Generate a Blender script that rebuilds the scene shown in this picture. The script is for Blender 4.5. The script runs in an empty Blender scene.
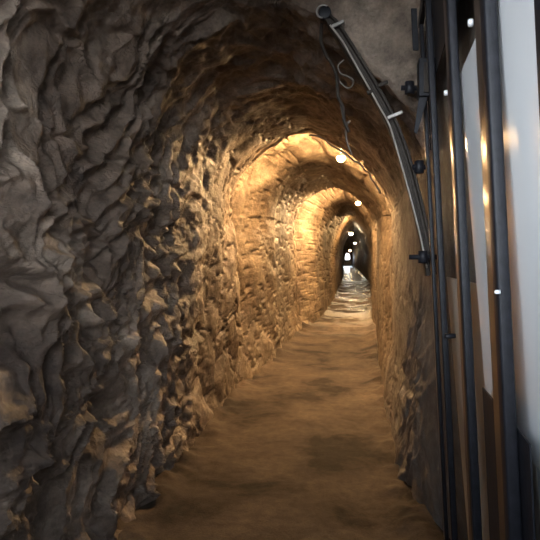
import bpy, bmesh, math
import numpy as np
from mathutils import Vector, Matrix

S = bpy.context.scene
COL = S.collection
EYE = 1.5
F = 540.0
YAW = math.radians(8.32); PITCH = math.radians(-0.85)

# ------------------------------------------------------------------ camera
cd = bpy.data.cameras.new('camera'); cam = bpy.data.objects.new('camera', cd); COL.objects.link(cam)
cd.sensor_width = 36; cd.lens = 36.0; cd.clip_start = 0.02; cd.clip_end = 300
cam.location = (0, 0, EYE)
cam.rotation_euler = (math.pi/2 + PITCH, 0, YAW)
S.camera = cam
CM = cam.rotation_euler.to_matrix()
def ray(px, py):
    return CM @ Vector(((px-270)/F, -(py-270)/F, -1.0))
def on_plane(px, py, p0, n):
    d = ray(px, py); o = Vector((0, 0, EYE))
    t = (Vector(p0)-o).dot(Vector(n))/d.dot(Vector(n))
    return o + d*t
def at_y(px, py, y):
    return on_plane(px, py, (0, y, 0), (0, 1, 0))

# ------------------------------------------------------------------ noise (numpy)
rng = np.random.RandomState(7)
PERM = rng.permutation(4096)
def h2(i, j, k=0):
    i = np.asarray(i).astype(np.int64); j = np.asarray(j).astype(np.int64)
    return PERM[(PERM[(PERM[(i & 4095)] + j) & 4095] + k*131) & 4095]/4096.0
def vnoise(x, y, k=0):
    xi = np.floor(x); yi = np.floor(y); fx = x-xi; fy = y-yi
    ux = fx*fx*fx*(fx*(fx*6-15)+10); uy = fy*fy*fy*(fy*(fy*6-15)+10)
    def g(a, b):
        an = h2(xi+a, yi+b, k)*2*np.pi
        return np.cos(an)*(fx-a)+np.sin(an)*(fy-b)
    return 1.5*((g(0,0)*(1-ux)+g(1,0)*ux)*(1-uy)+(g(0,1)*(1-ux)+g(1,1)*ux)*uy)
def fbm(x, y, o=4, k=0, gain=.5):
    r = 0; a = 1.0
    for i in range(o):
        r = r+a*vnoise(x*2**i+i*17.3, y*2**i-i*9.1, k+i); a *= gain
    return r
def worley(x, y, k=0):
    """chipped rock: upper envelope of randomly tilted caps (continuous, sharp creases); also distance to the crease"""
    xi = np.floor(x); yi = np.floor(y)
    m1 = np.full(x.shape, -9.0); m2 = np.full(x.shape, -9.0)
    for a in (-1, 0, 1):
        for b in (-1, 0, 1):
            ci = xi+a; cj = yi+b
            dx = x-(ci+.1+.8*h2(ci, cj, k+1)); dy = y-(cj+.1+.8*h2(ci, cj, k+2))
            v = (h2(ci, cj, k+3)-.5)*2.0*dx+(h2(ci, cj, k+4)-.5)*2.0*dy+(h2(ci, cj, k+5)-.5)*.5-1.15*(dx*dx+dy*dy)
            m2 = np.where(v > m1, m1, np.maximum(m2, v)); m1 = np.maximum(m1, v)
    return m1+.15, m1-m2
def sm(a, b, x):
    t = np.clip((x-a)/(b-a), 0, 1); return t*t*(3-2*t)

# ------------------------------------------------------------------ tunnel path
WR = [(-2,.46),(.5,.41),(2.8,.475),(3.3,.45),(6.3,.46),(7.8,.45),(11.5,.56),(13.3,.56),(18,.74),(25,.95),(32,.81),(46,.27)]
WL = [(-2,-1.22),(2,-1.27),(6.3,-1.34),(7.8,-1.20),(11.5,-1.12),(13.4,-.74),(18,-.56),(25,-.44),(32,-.36),(46,-.58)]
CR = [(-2,2.95),(6.3,2.95),(11.5,3.06),(18,2.80),(25,2.68),(32,2.56),(46,2.38)]
RI = [(-2,0),(13,.0),(18,.12),(25,.38),(35,.76),(46,1.18)]
def ip(tab, y): return np.interp(y, [a for a, _ in tab], [b for _, b in tab])
LIPS = [6.3, 11.5, 18.0, 24.5, 32.0, 39.0, 60]
WID = [1.5, 1.9, 2.4, 3, 3, 3]
AMP = [.46, .46, .34, .3, .25, .2]
YEND = 46.0
def saw(y):
    r = np.zeros_like(y)
    for k in range(6):
        a, b = LIPS[k], LIPS[k+1]
        if k == 5: b = 46
        t = (y-a)/(b-a)
        r = np.where((y >= a) & (y < b), AMP[k]*sm(0, .12, y-a)*sm(1.1, -.25, (y-a)/WID[k]), r)
    return r
def rise(y): return ip(RI, y)+.085*sm(11.8, 11.86, y)

ys = [-.45]
while ys[-1] < YEND:
    y = ys[-1]
    st = .05 if y < .8 else max(.0085, .0017*y*y)
    for l in LIPS[:6]:
        if l-.32 < y < l+.5: st = min(st, .035)
        elif l-.5 < y < l: st = min(st, .12)
    if 2.8 < y < 3.05: st = .012
    ys.append(y+min(st, .4))
ys[-1] = YEND
Y = np.array(ys); NT = 430
tt = np.linspace(0, 1, NT)
# profile parameter: left wall 0..a, arc a..b, right wall b..1
A0, B0 = .30, .72
Yg, Tg = np.meshgrid(Y, tt, indexing='ij')
L = ip(WL, Yg); R = ip(WR, Yg); C = ip(CR, Yg)
g = saw(Yg+(.24*fbm(Tg*5, Yg*.15, 3, 201)+.06*fbm(Tg*22, Yg*.3, 3, 207))*sm(4, 6, Yg))
xc = (L+R)/2; hw = (R-L)/2
spring = C-hw*(1.0+1.1*sm(10, 20, Yg))
spring = np.maximum(spring, 1.2)
vh = C-spring+g
wL = np.clip(Tg/A0, 0, 1); wR = np.clip((1-Tg)/(1-B0), 0, 1)
ang = np.clip((Tg-A0)/(B0-A0), 0, 1)*np.pi          # 0 at left spring, pi at right
ux = -np.cos(ang); 
vest = 1-sm(2.88, 2.96, Yg)
pr = 1.42+2.4*vest
pl = 2.15
p = np.where(ux > 0, pr, pl); p = p+(1.45-p)*sm(12, 20, Yg)
cosv = np.abs(np.cos(ang)); sinv = np.abs(np.sin(ang))
ex = np.sign(ux)*cosv**(2/p); ez = sinv**(2/p)
# keep continuous: superellipse
X0 = xc+(hw+g*.75)*ex
Z0 = spring+(vh+.38*vest*sm(-.1, .8, ux))*ez
inL = Tg < A0; inR = Tg > B0
Z0 = np.where(inL, spring*wL, np.where(inR, spring*wR, Z0))
X0 = np.where(inL, xc-(hw+g*.75*wL), np.where(inR, xc+hw+g*.75*wR, X0))
# walls lean outwards towards the foot next to the gate
lean = .085*(1-sm(2.7, 3.2, Yg))
X0 = np.where(Tg > .5, X0+lean*np.clip(EYE-Z0, -.9, 1.6)*sm(.5, .62, Tg), X0)
X0 = X0-.06*(1-wL)*0
# rubble toe on the right beyond the gate and on the left foot
toeR = sm(3.1, 3.6, Yg)*(1-sm(6, 10, Yg))*sm(.55, .0, Z0)*0.0
zt = np.clip(1-Z0/.6, 0, 1)
X0 = np.where(Tg > .5, X0-.10*zt*sm(3.0, 3.7, Yg)*(1-sm(5, 9, Yg)), X0+.05*zt*zt)
Z0 = Z0+rise(Yg)
# arc length coordinate for noise
Sg = np.where(inL, Z0, np.where(inR, 5.6-Z0, 1.9+(Tg-A0)/(B0-A0)*2.3))
# warped noise domain, diagonal strata
wx = Yg+.25*fbm(Yg*1.3, Sg*1.3, 3, 11); wy = Sg+.25*fbm(Yg*1.3+5, Sg*1.3+9, 3, 14)
ca, sa = math.cos(1.0), math.sin(1.0)
ua = wx*ca+wy*sa; va = -wx*sa+wy*ca
f1, e1 = worley(ua*1.9, va*3.0, 20)
f2, e2 = worley(ua*3.6+3, va*8.0, 40)
f3, e3 = worley(ua*8, va*17, 60)
f4, e4 = worley(wx*2.3, wy*2.9, 80)       # block-like fractures
big = fbm(Yg*.9, Sg*.9, 3, 5); mid = fbm(Yg*4, Sg*4, 5, 8, .55)
def crack(e, w): return -np.exp(-(e/w)**2)
rough = .075*big+.085*f1-.078*f2-.066*f3+.022*mid+.013*fbm(wx*13, wy*13, 3, 77)+.006*crack(e1, .05)
dress = .045*big+.035*f4+.010*f2+.006*f3+.010*mid+.034*crack(e4, .05)
mL = sm(5.6, 3.4, Yg)
disp = rough*mL+dress*(1-mL)
# vault: calmer, fractured slabs
cz = np.exp(-((Tg-.52)/.16)**2)*mL
disp = disp*(1-.5*cz)
# right side calmer; plastered behind the gate
rs = sm(.62, .72, Tg)
plaster = rs*(1-sm(4.2, 5.6, Yg))
low = rs*sm(3.0, 3.6, Yg)*sm(1.5, .9, Z0)
kR = 1-rs*.55
disp = disp*kR
disp = disp*(1-.85*plaster*(1-low*.9))
disp = disp*(1-.93*rs*(1-sm(2.7, 2.95, Yg)))
jut = np.where((Yg > 2.75) & (Yg < 3.3), 1, 0)*sm(.5, .6, Tg)*(1-sm(.70, .76, Tg))
disp = disp+.02*jut*mid
far = sm(14, 25, Yg)
disp = disp*(1-.3*far)
# pocks and ledges in left wall
disp = disp-.06*sm(.35, .75, fbm(Yg*2.1+31, Sg*2.1, 3, 99))*mL*(1-rs)
# normals pointing inwards
P = np.stack([X0, Yg, Z0], -1)
dT = np.gradient(P, axis=1)
N = np.stack([dT[..., 2], np.zeros_like(X0), -dT[..., 0]], -1)
N /= np.linalg.norm(N, axis=-1, keepdims=True)+1e-9
P = P+N*disp[..., None]
P[..., 2] = np.where((Tg < .001) | (Tg > .999), rise(Yg)-.12, P[..., 2])

def grid_mesh(name, P, i0, i1, j0, j1, mat, NN=None, kind='structure', flip=False):
    sub = P[i0:i1, j0:j1]; ni, nj = sub.shape[:2]
    v = sub.reshape(-1, 3)
    idx = np.arange(ni*nj).reshape(ni, nj)
    q = np.stack([idx[:-1, :-1], idx[1:, :-1], idx[1:, 1:], idx[:-1, 1:]], -1).reshape(-1, 4)
    if flip: q = q[:, ::-1]
    me = bpy.data.meshes.new(name)
    me.from_pydata(v.tolist(), [], q.tolist())
    me.polygons.foreach_set('use_smooth', [True]*len(me.polygons))
    if NN is not None:
        me.normals_split_custom_set_from_vertices(NN[i0:i1, j0:j1].reshape(-1, 3).tolist())
    me.materials.append(mat); me.update()
    o = bpy.data.objects.new(name, me); COL.objects.link(o)
    if kind: o['kind'] = kind
    return o
def vnorm(P):
    a = np.gradient(P, axis=0); b = np.gradient(P, axis=1)
    n = np.cross(a, b); n /= np.linalg.norm(n, axis=-1, keepdims=True)+1e-12
    return n

# ------------------------------------------------------------------ materials
def nodes(name):
    m = bpy.data.materials.new(name); m.use_nodes = True
    nt = m.node_tree; nt.nodes.clear()
    out = nt.nodes.new('ShaderNodeOutputMaterial'); b = nt.nodes.new('ShaderNodeBsdfPrincipled')
    nt.links.new(b.outputs[0], out.inputs[0])
    return m, nt, b
def N_(nt, t, **kw):
    n = nt.nodes.new('ShaderNode'+t)
    for k, v in kw.items(): setattr(n, k, v)
    return n
def noise(nt, scale, detail=6, rough=.6, vec=None, dist=0):
    n = N_(nt, 'TexNoise'); n.inputs['Scale'].default_value = scale; n.inputs['Detail'].default_value = detail
    n.inputs['Roughness'].default_value = rough; n.inputs['Distortion'].default_value = dist
    if vec: nt.links.new(vec, n.inputs['Vector'])
    return n
def ramp(nt, fac, stops):
    r = N_(nt, 'ValToRGB'); e = r.color_ramp.elements
    while len(e) < len(stops): e.new(.5)
    for k, (p, c) in enumerate(stops):
        e[k].position = p; e[k].color = (*c, 1) if len(c) == 3 else c
    nt.links.new(fac, r.inputs[0]); return r
def mix(nt, fac, a, b, mode='MIX'):
    m = N_(nt, 'Mix', data_type='RGBA', blend_type=mode)
    for s, v in ((m.inputs[0], fac), (m.inputs[6], a), (m.inputs[7], b)):
        if hasattr(v, 'links'): nt.links.new(v, s)
        else: s.default_value = v if isinstance(v, (int, float)) else (*v, 1)
    return m.outputs[2]
def mathn(nt, op, a, b=None, clamp=False):
    m = N_(nt, 'Math', operation=op, use_clamp=clamp)
    for s, v in ((m.inputs[0], a), (m.inputs[1], b)):
        if v is None: continue
        if hasattr(v, 'links'): nt.links.new(v, s)
        else: s.default_value = v
    return m.outputs[0]
def maprange(nt, v, a, b, c=0, d=1):
    m = N_(nt, 'MapRange'); nt.links.new(v, m.inputs[0])
    for k, x in enumerate((a, b, c, d)): m.inputs[k+1].default_value = x
    return m.outputs[0]
def bump(nt, h, strength, dist, normal=None):
    b = N_(nt, 'Bump'); b.inputs['Strength'].default_value = strength; b.inputs['Distance'].default_value = dist
    nt.links.new(h, b.inputs['Height'])
    if normal: nt.links.new(normal, b.inputs['Normal'])
    return b.outputs[0]

def rock_material(name, right=False):
    m, nt, b = nodes(name)
    geo = N_(nt, 'NewGeometry'); pos = geo.outputs['Position']
    sep = N_(nt, 'SeparateXYZ'); nt.links.new(pos, sep.inputs[0])
    n1 = noise(nt, 1.7, 6, .6, pos, .6); n2 = noise(nt, 9, 8, .7, pos); n3 = noise(nt, 55, 6, .7, pos)
    grey = ramp(nt, n1.outputs[0], [(.28, (.075, .050, .037)), (.5, (.18, .131, .098)), (.70, (.34, .27, .21))])
    tan = ramp(nt, n1.outputs[0], [(.3, (.075, .052, .034)), (.5, (.16, .118, .078)), (.75, (.29, .225, .155))])
    warm = maprange(nt, sep.outputs[1], 3.5, 7.0)
    c = mix(nt, warm, grey.outputs[0], tan.outputs[0])
    pt = ramp(nt, n2.outputs[0], [(.3, (.35, .33, .31)), (.5, (1, 1, 1)), (.68, (1.6, 1.55, 1.5))])
    c = mix(nt, .8, c, pt.outputs[0], 'MULTIPLY')
    fine = ramp(nt, n3.outputs[0], [(.35, (.65, .65, .65)), (.6, (1.1, 1.1, 1.1))])
    c = mix(nt, .5, c, fine.outputs[0], 'MULTIPLY')
    st = noise(nt, .8, 3, .5, pos); sr = ramp(nt, st.outputs[0], [(.42, (.42, .38, .35)), (.58, (1, 1, 1))])
    c = mix(nt, .7, c, sr.outputs[0], 'MULTIPLY')
    if right:
        pl = noise(nt, 3, 6, .65, pos)
        pc = ramp(nt, pl.outputs[0], [(.3, (.075, .062, .052)), (.6, (.16, .135, .112))])
        f = maprange(nt, sep.outputs[1], 7.0, 5.0)
        c = mix(nt, f, c, pc.outputs[0])
    nt.links.new(c, b.inputs['Base Color'])
    nt.links.new(maprange(nt, n2.outputs[0], .35, .65, .75, .42), b.inputs['Roughness'])
    b.inputs['Specular IOR Level'].default_value = .38
    # bump
    mp = N_(nt, 'Mapping'); nt.links.new(pos, mp.inputs[0]); mp.inputs['Rotation'].default_value = (1.0, .1, .2); mp.inputs['Scale'].default_value = (1, 1, 3.2)
    a1 = noise(nt, 7, 10, .72, mp.outputs[0], .5); a2 = noise(nt, 42, 8, .72, pos)
    vo = N_(nt, 'TexVoronoi', feature='DISTANCE_TO_EDGE'); vo.inputs['Scale'].default_value = 3.0
    wv = N_(nt, 'VectorMath', operation='ADD'); nn = noise(nt, 3, 4, .6, pos)
    sc = N_(nt, 'VectorMath', operation='SCALE'); nt.links.new(nn.outputs['Color'], sc.inputs[0]); sc.inputs['Scale'].default_value = .6
    nt.links.new(pos, wv.inputs[0]); nt.links.new(sc.outputs[0], wv.inputs[1]); nt.links.new(wv.outputs[0], vo.inputs['Vector'])
    cr = maprange(nt, vo.outputs['Distance'], 0, .035)
    vc = N_(nt, 'TexVoronoi', feature='F1'); vc.inputs['Scale'].default_value = 13; vc.inputs['Detail'].default_value = 2.0
    wv2 = N_(nt, 'VectorMath', operation='ADD'); sc2 = N_(nt, 'VectorMath', operation='SCALE'); nt.links.new(n2.outputs['Color'], sc2.inputs[0]); sc2.inputs['Scale'].default_value = .18
    mp2 = N_(nt, 'Mapping'); mp2.inputs['Rotation'].default_value = (.85, 0, .1); mp2.inputs['Scale'].default_value = (1, 1.5, .6)
    nt.links.new(pos, wv2.inputs[0]); nt.links.new(sc2.outputs[0], wv2.inputs[1]); nt.links.new(wv2.outputs[0], mp2.inputs[0]); nt.links.new(mp2.outputs[0], vc.inputs['Vector'])
    nb = bump(nt, a1.outputs[0], .9*(.5 if right else 1), .022)
    nb = bump(nt, vc.outputs['Distance'], .1 if right else .3, .010, nb)
    nb = bump(nt, a2.outputs[0], .8, .011, nb)
    if not right: nb = bump(nt, cr, .35, .012, nb)
    nt.links.new(nb, b.inputs['Normal'])
    return m
M_rock = rock_material('rough_limestone'); M_rockR = rock_material('plastered_rock', True)

def floor_material():
    m, nt, b = nodes('trodden_earth')
    geo = N_(nt, 'NewGeometry'); pos = geo.outputs['Position']
    sep = N_(nt, 'SeparateXYZ'); nt.links.new(pos, sep.inputs[0])
    n1 = noise(nt, 1.3, 5, .6, pos, .4); n2 = noise(nt, 14, 8, .7, pos); n3 = noise(nt, 90, 4, .7, pos)
    c = ramp(nt, n1.outputs[0], [(.38, (.024, .017, .013)), (.48, (.058, .042, .030)), (.7, (.098, .072, .052))]).outputs[0]
    c = mix(nt, .7, c, ramp(nt, n2.outputs[0], [(.3, (.55, .55, .55)), (.55, (1, 1, 1)), (.75, (1.25, 1.25, 1.25))]).outputs[0], 'MULTIPLY')
    c = mix(nt, .5, c, ramp(nt, n3.outputs[0], [(.35, (.5, .5, .5)), (.5, (1, 1, 1))]).outputs[0], 'MULTIPLY')
    nt.links.new(c, b.inputs['Base Color'])
    far = maprange(nt, sep.outputs[1], 10.5, 15)
    wet = noise(nt, 1.1, 4, .6, pos)
    w = maprange(nt, wet.outputs[0], .42, .52)
    wf = mathn(nt, 'MULTIPLY', w, far)
    wf = mathn(nt, 'MAXIMUM', wf, maprange(nt, sep.outputs[1], 22, 27))
    r = maprange(nt, wf, 0, 1, .78, .27)
    nt.links.new(r, b.inputs['Roughness'])
    nt.links.new(maprange(nt, wf, 0, 1, .06, .5), b.inputs['Specular IOR Level'])
    nb = bump(nt, n2.outputs[0], .5, .012); nb = bump(nt, n3.outputs[0], .8, .006, nb)
    nt.links.new(nb, b.inputs['Normal'])
    return m
M_floor = floor_material()

def simple(name, col, rough=.5, metal=0, coat=0, var=.3, nscale=20, bmp=.0, spec=.5):
    m, nt, b = nodes(name)
    tc = N_(nt, 'TexCoord')
    n = noise(nt, nscale, 6, .65, tc.outputs['Object'])
    lo = tuple(c*(1-var) for c in col); hi = tuple(min(1, c*(1+var)) for c in col)
    r = ramp(nt, n.outputs[0], [(.3, lo), (.7, hi)])
    nt.links.new(r.outputs[0], b.inputs['Base Color'])
    b.inputs['Roughness'].default_value = rough; b.inputs['Metallic'].default_value = metal
    b.inputs['Coat Weight'].default_value = coat; b.inputs['Coat Roughness'].default_value = .2
    b.inputs['Specular IOR Level'].default_value = spec
    if bmp: nt.links.new(bump(nt, n.outputs[0], bmp, .004), b.inputs['Normal'])
    return m
M_iron = simple('black_painted_iron', (.010, .010, .013), .5, .0, 0, .4, 40, .25, .22)
M_rust = simple('brown_varnished_steel', (.07, .038, .022), .30, .55, .3, .3, 15, .1)
M_dark = simple('dark_weathered_iron', (.030, .023, .018), .6, .1, 0, .4, 30, .5, .2)
M_pale = simple('pale_cable_sheath', (.30, .27, .23), .5, 0, 0, .15, 30)
M_wire = simple('grey_wire', (.12, .10, .085), .6, 0, 0, .2, 30)
M_clamp = simple('galvanised_clamp', (.28, .26, .24), .4, .6, 0, .2, 30)
M_steel = simple('bright_bolt_steel', (.75, .76, .78), .3, .3, 0, .1, 30)
M_white = simple('glossy_white_board', (.86, .87, .88), .16, 0, .3, .02, 2, 0)
M_beige = simple('beige_board', (.46, .42, .36), .35, 0, .1, .06, 8)
M_blue = simple('blue_grey_board', (.33, .36, .41), .4, 0, .1, .12, 12)
M_fix = simple('lamp_housing', (.25, .24, .22), .5, .2)
def emis(name, col, s):
    m, nt, b = nodes(name)
    b.inputs['Base Color'].default_value = (.9, .9, .9, 1)
    b.inputs['Emission Color'].default_value = (*col, 1); b.inputs['Emission Strength'].default_value = s
    return m

# ------------------------------------------------------------------ shell objects
NV = vnorm(P)
jA = int(.31*NT); jB = int(.70*NT); ny = len(Y)
grid_mesh('wall_left', P, 0, ny, 0, jA+1, M_rock, NV)
grid_mesh('ceiling', P, 0, ny, jA, jB+1, M_rock, NV)
grid_mesh('wall_right', P, 0, ny, jB, NT, M_rockR, NV)
# floor
fx = np.linspace(0, 1, 130)
FY, FX = np.meshgrid(Y, fx, indexing='ij')
l = ip(WL, FY)-.35; r = ip(WR, FY)+.40
xx = l+(r-l)*FX
side = np.minimum(np.abs(xx-(ip(WL, FY))), np.abs(xx-ip(WR, FY)+.02))
zz = rise(FY)+.008*fbm(xx*2.2, FY*2.2, 4, 3)+.003*fbm(xx*9, FY*9, 4, 6)+.06*sm(.30, 0, side)*(.6+fbm(xx*3, FY*3, 3, 7))
FP = np.stack([xx, FY, zz], -1)
fo = grid_mesh('floor', FP, 0, ny, 0, 130, M_floor, None, flip=True)

# ------------------------------------------------------------------ mesh helpers
def link(name, bm, mat, parent=None, smooth=False):
    bmesh.ops.recalc_face_normals(bm, faces=bm.faces)
    me = bpy.data.meshes.new(name); bm.to_mesh(me); bm.free()
    if smooth: me.polygons.foreach_set('use_smooth', [True]*len(me.polygons))
    me.materials.append(mat)
    o = bpy.data.objects.new(name, me); COL.objects.link(o)
    if parent:
        o.parent = parent; o.matrix_parent_inverse = Matrix.Translation(parent.location).inverted()
    return o
def thing(name, label, cat, loc, group=None):
    o = bpy.data.objects.new(name, None); COL.objects.link(o); o.location = loc; o.empty_display_size = .1
    o['label'] = label; o['category'] = cat
    if group: o['group'] = group
    return o
def tag(o, label, cat, group=None):
    o['label'] = label; o['category'] = cat
    if group: o['group'] = group
    return o
def hexa(bm, c8, bev=.0, seg=2):
    """box from 8 corners: bottom ring 4, top ring 4"""
    v = [bm.verts.new(c) for c in c8]
    fs = [bm.faces.new([v[i] for i in q]) for q in ((0,1,2,3),(4,5,6,7),(0,1,5,4),(1,2,6,5),(2,3,7,6),(3,0,4,7))]
    if bev:
        es = list({e for f in fs for e in f.edges})
        bmesh.ops.bevel(bm, geom=es, offset=bev, segments=seg, affect='EDGES', profile=.5)
def obox(bm, c, ax, ay, az, bev=0, seg=2):
    c, ax, ay, az = map(Vector, (c, ax, ay, az))
    hexa(bm, [c-ax-ay-az, c+ax-ay-az, c+ax+ay-az, c-ax+ay-az, c-ax-ay+az, c+ax-ay+az, c+ax+ay+az, c-ax+ay+az], bev, seg)
def tube(bm, pts, rad, n=10, closed=False):
    pts = [Vector(p) for p in pts]; rings = []
    for i, p in enumerate(pts):
        t = (pts[min(i+1, len(pts)-1)]-pts[max(i-1, 0)]).normalized()
        up = Vector((0, 1, 0)) if abs(t.y) < .9 else Vector((1, 0, 0))
        a = t.cross(up).normalized(); b = t.cross(a)
        r = rad[i] if isinstance(rad, (list, tuple)) else rad
        rings.append([bm.verts.new(p+a*r*math.cos(2*math.pi*k/n)+b*r*math.sin(2*math.pi*k/n)) for k in range(n)])
    for A, B in zip(rings, rings[1:]):
        for k in range(n): bm.faces.new((A[k], A[(k+1) % n], B[(k+1) % n], B[k]))
    bm.faces.new(rings[0]); bm.faces.new(rings[-1][::-1])
def spline(pts, k=8):
    pts = [Vector(p) for p in pts]; out = []
    for i in range(len(pts)-1):
        p0 = pts[max(i-1, 0)]; p1 = pts[i]; p2 = pts[i+1]; p3 = pts[min(i+2, len(pts)-1)]
        for j in range(k):
            t = j/k
            out.append(.5*((2*p1)+(-p0+p2)*t+(2*p0-5*p1+4*p2-p3)*t*t+(-p0+3*p1-3*p2+p3)*t**3))
    out.append(pts[-1]); return out

# ------------------------------------------------------------------ the iron gate (folded back along the right wall)
GA = Vector((.055, 1, 0)).normalized()                # along the gate, away from camera
GU = Vector((-.052, 0, 1)).normalized()               # up the leaning bars
GN = GU.cross(GA).normalized()
if GN.x > 0: GN = -GN                                 # towards the tunnel axis
GO = Vector((.246, 0, EYE))                           # gate plane: point at eye level
def g_along(px, py=262):                              # distance along gate where a pixel column meets its plane
    q = on_plane(px, py, GO, GN)
    v = (q-GO); return (v-GU*v.dot(GU)*0).dot(GA)
def gp(s, h, n=0): return GO+GA*s+GU*h+GN*n
gate = thing('iron_gate', 'tall black iron bar gate folded back against the right wall', 'gate', gp(2.7, -1.5))
ZB, ZT = -1.36, 1.16
bars = [(g_along(433), .009, .014), (g_along(441), .013, .012), (g_along(463.5), .013, .022), (g_along(500.5), .013, .024), (.80, .013, .024)]
def place_bar(s, hn, hd, mat, nm, z0=ZB, z1=ZT, dn=0):
    bm = bmesh.new(); c = gp(s, (z0+z1)/2, dn)
    obox(bm, c, GN*hn, GA*hd, GU*(z1-z0)/2, min(hn, hd)*.45, 3)
    return link(nm, bm, mat, gate, True)
for s, hn, hd in bars:
    place_bar(s, hn, hd, M_iron, 'bar')
# broad varnished flats riveted just beyond each bar
for s, ext in ((bars[0][0], .10), (bars[1][0], .11), (bars[2][0], .13), (bars[3][0], .12)):
    o = place_bar(s+.02+ext/2, .004, ext/2, M_rust, 'flat_strip', dn=-.002)
    o['label'] = 'brown varnished flat strip'
for z in (ZB+.03, ZT-.03):
    bm = bmesh.new(); s0, s1 = .74, bars[0][0]+.03
    obox(bm, gp((s0+s1)/2, z, .0), GN*.011, GA*(s1-s0)/2, GU*.022, .003); link('rail', bm, M_iron, gate)
# plates
def plate(s0, s1, z0, z1, nm, mat, dn, th=.002):
    bm = bmesh.new(); obox(bm, gp((s0+s1)/2, (z0+z1)/2, dn), GN*th, GA*(s1-s0)/2, GU*(z1-z0)/2, .0008, 1); return link(nm, bm, mat, gate)
plate(g_along(523, 480), g_along(477.5, 400), ZB, -.345, 'kick_plate', M_iron, -.016)
plate(bars[4][0], bars[1][0]-.02, .76, ZT, 'added_dark_sheet', M_iron, -.016)  # added sheet that darkens the wall gap above the white board
# silver bolts on bars; the smallest disc is only a small white mark
for px, py, rr in ((470, 23, .009), (445.5, 93, .009), (497, 292, .0045)):
    q = on_plane(px, py, GO+GN*.016, GN)
    bm = bmesh.new(); tube(bm, [q-GN*.006, q+GN*.003, q+GN*.005], [rr, rr, rr*.6], 12); link('bolt_and_mark', bm, M_steel, gate, True)['label'] = 'bright steel bolts and a small white mark'
# catch knob on second strip
q = on_plane(450, 336, GO, GN)
bm = bmesh.new(); tube(bm, [q-GN*.02, q+GN*.014, q+GN*.02], [.008, .011, .006], 12); link('knob', bm, M_iron, gate, True)
# lock case and straps at the top of the hinge side
YH = 2.86
def bx(px0, px1, py0, py1, y, dep, nm, mat, par, bev=.004, skew=0):
    a = at_y(px0, py0, y); b = at_y(px1, py0, y); c = at_y(px1+skew, py1, y); d = at_y(px0+skew, py1, y)
    dv = Vector((0, dep, 0)); bm = bmesh.new()
    hexa(bm, [d, c, c+dv, d+dv, a, b, b+dv, a+dv], bev, 2); return link(nm, bm, mat, par)
bx(419, 436, 57, 96, 2.50, .08, 'lock_case', M_iron, gate, .006)
bx(424, 430, 62, 92, 2.49, .01, 'lock_cover', M_dark, gate, .002)
bx(425.5, 437, -30, 57, 2.72, .015, 'strap', M_dark, gate, .003, 0)
bx(411, 417, 8, 50, 2.74, .012, 'strap', M_iron, gate, .003, 2)
bx(440, 447, -30, 60, 2.62, .02, 'strap', M_iron, gate, .003, 3)
bx(428, 434, 95, 150, 2.74, .012, 'strap', M_iron, gate, .003, 2)
# tapering spike below the lock
a = at_y(419, 97, 2.52); b = at_y(428, 97, 2.52); c = at_y(417, 134, 2.52); d = at_y(414, 132, 2.52); dv = Vector((0, .012, 0))
bm = bmesh.new(); hexa(bm, [d, c, c+dv, d+dv, a, b, b+dv, a+dv], .001, 1); link('spike', bm, M_iron, gate)
# hinges
for (x0, x1, yy) in ((401, 420, 88), (412, 428, 167), (409, 440, 257)):
    a = at_y(x0, yy, 2.80); b = at_y(x1, yy, 2.80)
    bm = bmesh.new(); tube(bm, [a, a.lerp(b, .5), b], .013, 12)
    h = link('hinge', bm, M_iron, gate, True)
    m_ = a.lerp(b, .45)
    bm = bmesh.new(); tube(bm, [m_-Vector((0, 0, .032)), m_-Vector((0, 0, .030)), m_+Vector((0, 0, .030)), m_+Vector((0, 0, .032))], [.018, .024, .024, .018], 14)
    k = link('knuckle', bm, M_iron, None, True); k.parent = h; k.matrix_parent_inverse = h.matrix_parent_inverse.copy(); k.matrix_parent_inverse = Matrix.Identity(4); k.matrix_basis = Matrix.Identity(4)

# ------------------------------------------------------------------ boards on the wall behind the gate
PU = Vector((-.085, 0, 1)).normalized(); PN = PU.cross(GA).normalized()
if PN.x > 0: PN = -PN
PO = Vector((.284, 0, EYE))
def pp(s, h, n=0): return PO+GA*s+PU*h+PN*n
def p_sh(px, py, off=0):
    q = on_plane(px, py, PO+PN*off, PN)-PO; s = q.dot(GA)
    h = q.dot(PU-GA*PU.dot(GA)); return s, q.z/PU.z
def board(nm, s0, s1, z0, z1, n, th, mat, label, cat):
    bm = bmesh.new(); obox(bm, pp((s0+s1)/2, (z0+z1)/2, n-th/2), PN*th/2, GA*(s1-s0)/2, PU*(z1-z0)/2, .0015, 1)
    return tag(link(nm, bm, mat), label, cat)
sA, zA = p_sh(459, 76)
sB, zB = p_sh(444.5, 277)
_, zC = p_sh(525, 452)
board('notice_board', .35, sA, zC, zA, 0, .006, M_white, 'large glossy white board on the right wall behind the gate bars', 'board')
board('wall_board', 1.22, sB, -1.42, zB, -.008, .006, M_beige, 'beige board below and beyond the white board, behind the gate', 'board')
board('wall_panel', .35, 1.20, -1.42, zC-.004, -.004, .006, M_blue, 'blue-grey panel below the white board at the bottom right', 'panel')

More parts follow.
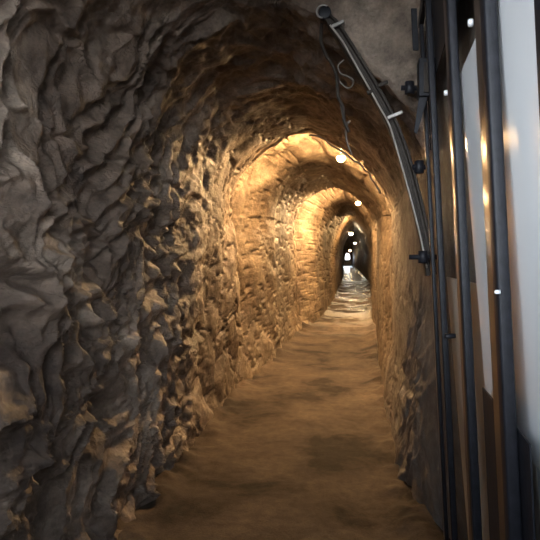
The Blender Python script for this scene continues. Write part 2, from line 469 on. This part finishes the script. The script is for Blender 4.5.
# ------------------------------------------------------------------ iron arch with cables
YA = 2.93
arch_px = [(325, 15), (334, 26), (346, 44), (362, 70), (378, 97), (391, 122), (402, 150), (411, 180), (419, 212), (426, 243), (431, 275)]
AP = spline([at_y(x, y, YA) for x, y in arch_px], 6)
arch = thing('arch_rail', 'curved dark iron rail following the vault above the gate hinge', 'rail', AP[-1])
bm = bmesh.new(); rings = []
for i, q in enumerate(AP):
    t = (AP[min(i+1, len(AP)-1)]-AP[max(i-1, 0)]).normalized(); a = Vector((0, 1, 0)); n = t.cross(a).normalized()
    hwid = .030 if i > 4 else .024
    prof = [(-1, -.6), (-.8, -1), (-.3, -1), (-.15, -.35), (.35, -.35), (.5, -1), (.85, -1), (1, -.6), (1, 1), (-1, 1)]
    rings.append([bm.verts.new(q+n*hwid*u+a*.028*v) for u, v in prof])
for A, B in zip(rings, rings[1:]):
    for k in range(10): bm.faces.new((A[k], A[(k+1) % 10], B[(k+1) % 10], B[k]))
bm.faces.new(rings[0]); bm.faces.new(rings[-1][::-1])
link('rail_channel', bm, M_dark, arch)
q = AP[0]; bm = bmesh.new(); tube(bm, [q+Vector((0, -.036, 0)), q+Vector((0, -.034, 0)), q+Vector((0, .034, 0)), q+Vector((0, .036, 0))], [.03, .034, .034, .03], 20)
link('pivot_boss', bm, M_iron, arch, True)
ring = [q+Vector((math.cos(a)*.034-.008, -.042, math.sin(a)*.034)) for a in np.linspace(.9, 4.6, 16)]
bm = bmesh.new(); tube(bm, ring, .005, 8); link('shackle', bm, M_clamp, arch, True)['label'] = 'pale curved shackle rod'
cp = spline([at_y(x, y, YA-.045) for x, y in [(330, 25), (343, 42), (356, 65), (369, 88), (379, 106), (389, 124), (396, 146), (403, 170), (412, 203), (420, 235), (427, 268)]], 5)
bm = bmesh.new(); tube(bm, cp, .0048, 8); link('strapped_cable', bm, M_pale, arch, True)['label'] = 'thin pale cable'
for (x, y, ln) in ((338, 24, 12), (383, 84, 10), (395, 115, 15), (370, 92, 6)):
    c = at_y(x, y, YA-.045); t = Vector((1, 0, .38)).normalized(); n = Vector((-.38, 0, 1)).normalized()
    w = ln*YA/F/2; bm = bmesh.new(); obox(bm, c, t*w, Vector((0, .008, 0)), n*.009, .003, 2); link('clamp', bm, M_clamp if ln > 10 else M_dark, arch)
# loose wires hanging in front of the vault
wp = [(322, 22), (321, 40), (326, 55), (333, 66), (337, 78), (338, 95), (343, 108), (344, 120), (349, 132)]
bm = bmesh.new(); tube(bm, spline([at_y(x, y, 3.0) for x, y in wp], 6), .009, 8); tag(link('loose_cable', bm, M_dark, None, True), 'dark loose cable drooping from the top end of the curved rail', 'cable')
wp = [(334, 72), (340, 82), (347, 88), (352, 86), (353, 80), (347, 76), (341, 74), (338, 66), (344, 60)]
bm = bmesh.new(); tube(bm, spline([at_y(x, y, 3.02) for x, y in wp], 6), .004, 8); tag(link('loose_wire', bm, M_wire, None, True), 'thin curled grey wire looped beside the drooping cable', 'wire')
wp = [(340, 96), (341, 108), (345, 122), (350, 121), (346, 128), (347, 142), (352, 155)]
bm = bmesh.new(); tube(bm, spline([at_y(x, y, 3.06) for x, y in wp], 6), .004, 8); tag(link('loose_wire', bm, M_wire, None, True), 'thin grey wire hanging lowest towards the first lit arch', 'wire')

# ------------------------------------------------------------------ surface lookup and lamps
def surf(y, j):            # displaced shell point
    i = int(np.argmin(np.abs(Y-y))); jj = int(j*(NT-1)); return Vector(P[i, jj]), Vector(NV[i, jj])
# power cable running on the vault edge of the first lit bay
pts = []
for k, y in enumerate(np.linspace(6.18, 6.3, 24)):
    q, n = surf(6.2, .51+.16*k/23); xcn = Vector(((-.44), 6.2, 2.0)); pts.append(q+(xcn-q).normalized()*.03)
bm = bmesh.new(); tube(bm, [p_+Vector((0, -.02, 0)) for p_ in pts], .012, 8); tag(link('edge_cable', bm, M_pale, None, True), 'cable following the right edge of the first lit arch', 'cable')

LAMPS = [  # px, py, y, size, colour, strength, label
    (322, 131, 6.62, .9, (1, .62, .28), 7000, 'warm lamp tucked up behind the crown of the nearest lit arch'),
    (341, 158, 7.0, .9, (1, .64, .30), 750, 'warm lamp glaring at the upper right of the nearest lit arch'),
    (346, 185, 12.0, .9, (1, .63, .29), 12500, 'warm lamp tucked up behind the crown of the second lit arch'),
    (358, 203, 12.6, .9, (1, .64, .30), 1200, 'warm lamp glaring at the upper right of the second lit arch'),
    (361, 216, 18.7, .9, (1, .60, .25), 7000, 'warm lamp under the third arch'),
    (351, 233.5, 25.0, 1.3, (1, .74, .42), 600, 'round white lamp, brightest in the far depth of the tunnel'),
    (355, 243, 33.5, 1.1, (1, .86, .66), 160, 'small pale lamp behind and below the round white lamp'),
    (350, 250.5, 40.5, 1.2, (1, .70, .34), 200, 'small farthest warm lamp near the end of the tunnel'),
]
for (px, py, y, sz, col, st, lab) in LAMPS:
    q = at_y(px, py, y)
    t = thing('tunnel_lamp', lab, 'lamp', q, 'lamps along the tunnel vault')
    # ceiling height above the lamp
    i = int(np.argmin(np.abs(Y-y))); col_ = P[i]; arc = (tt > .33) & (tt < .70)
    jj = np.argmin(np.abs(col_[:, 0]-q.x)+np.where(arc, 0, 9)); top = float(col_[jj, 2])
    print('LAMP', lab, q, 'ceil', top)
    r = .06*sz
    if top-q.z < .06:
        q.z = top-.09; t.location = q
    bm = bmesh.new()
    prof = [(0, -r*.9), (r*.5, -r*.78), (r*.86, -r*.4), (r, 0), (r*.9, r*.25)]
    rings = []
    for rr, zz_ in prof[1:]:
        rings.append([bm.verts.new(q+Vector((rr*math.cos(a), rr*math.sin(a), zz_))) for a in np.linspace(0, 2*math.pi, 20, endpoint=False)])
    bt = bm.verts.new(q+Vector((0, 0, prof[0][1])))
    for k in range(20): bm.faces.new((bt, rings[0][k], rings[0][(k+1) % 20]))
    for A, B in zip(rings, rings[1:]):
        for k in range(20): bm.faces.new((A[k], A[(k+1) % 20], B[(k+1) % 20], B[k]))
    bm.faces.new(rings[-1])
    link('glass_globe', bm, emis('lamp_glow', col, st), t, True)
    bm = bmesh.new(); tube(bm, [q+Vector((0, 0, r*.22)), q+Vector((0, 0, r*.3)), q+Vector((0, 0, r*.6)), q+Vector((0, 0, r*.7))], [r*.95, r*1.02, r*.8, r*.3], 20)
    link('lamp_base', bm, M_fix, t, True)
    bm = bmesh.new(); tube(bm, [q+Vector((0, 0, r*.6)), Vector((q.x, q.y, top-.004))], .010, 8)
    link('stem', bm, M_fix, t, True)

# ------------------------------------------------------------------ end of the tunnel: wall with a gabled opening to the daylight, steps below it
ye = YEND-.3
bm = bmesh.new()
cx = at_y(347.5, 260, ye).x; zt = at_y(347, 253.5, ye).z; zm = at_y(347, 259.5, ye).z; zs = at_y(347, 256, ye).z; hwx = .17
inner = [(cx-hwx, zm), (cx-hwx, zs), (cx-.06, zt), (cx+.06, zt), (cx+hwx, zs), (cx+hwx, zm)]
outer = [(-1.6, .8), (-1.6, 3), (-.8, 4.4), (1.2, 4.4), (1.8, 3), (1.8, .8)]
for yy in (ye, ye+.3):
    pass
vi = [[bm.verts.new((x, yy, z)) for x, z in inner] for yy in (ye, ye+.3)]
vo = [[bm.verts.new((x, yy, z)) for x, z in outer] for yy in (ye, ye+.3)]
for k in range(6):
    k2 = (k+1) % 6
    bm.faces.new((vi[0][k], vi[0][k2], vo[0][k2], vo[0][k])); bm.faces.new((vi[1][k], vi[1][k2], vo[1][k2], vo[1][k]))
    bm.faces.new((vi[0][k], vi[0][k2], vi[1][k2], vi[1][k])); bm.faces.new((vo[0][k], vo[0][k2], vo[1][k2], vo[1][k]))
o = link('wall_end', bm, M_rock); o['kind'] = 'structure'
fl = float(rise(np.array([45.]))[()] if np.ndim(rise(np.array([45.]))) == 0 else rise(np.array([45.]))[0])
nst = 3; zst = zm-.02
bm = bmesh.new()
for k in range(nst):
    z1 = fl+(zst-fl)*(k+1)/nst; y0 = ye-.9+k*.3
    a = .26
    hexa(bm, [(cx-a, y0, fl-.1), (cx+a, y0, fl-.1), (cx+a, ye, fl-.1), (cx-a, ye, fl-.1), (cx-a, y0, z1), (cx+a, y0, z1), (cx+a, ye, z1), (cx-a, ye, z1)])
tag(link('stone_steps', bm, M_floor), 'stone steps rising to the bright opening at the far end', 'steps')

# ------------------------------------------------------------------ added low wall, unseen behind the viewer, shades the lower tunnel from daylight
bm = bmesh.new(); hexa(bm, [(-1.3, -.62, -.05), (.62, -.62, -.05), (.62, -.46, -.05), (-1.3, -.46, -.05), (-1.3, -.62, 1.42), (.62, -.62, 1.42), (.62, -.46, 1.42), (-1.3, -.46, 1.42)], .01, 2)
o = link('wall_shade_added', bm, M_rock); o['kind'] = 'structure'

# ------------------------------------------------------------------ daylight
w = bpy.data.worlds.new('daylight'); S.world = w; w.use_nodes = True
nt = w.node_tree; bg = nt.nodes['Background']
tc = N_(nt, 'TexCoord'); sx = N_(nt, 'SeparateXYZ'); nt.links.new(tc.outputs['Generated'], sx.inputs[0])
sk = ramp(nt, maprange(nt, sx.outputs[2], -1, 1), [(.42, (.05, .045, .04)), (.47, (.80, .87, .93)), (.58, (.82, .90, .98)), (.68, (.22, .26, .3)), (1, (.2, .24, .3))])
nt.links.new(sk.outputs[0], bg.inputs[0]); bg.inputs[1].default_value = 26.0

vs = S.view_settings; vs.view_transform = 'Standard'; vs.look = 'None'; vs.gamma = 1; vs.use_curve_mapping = False
vs.exposure = 0.0
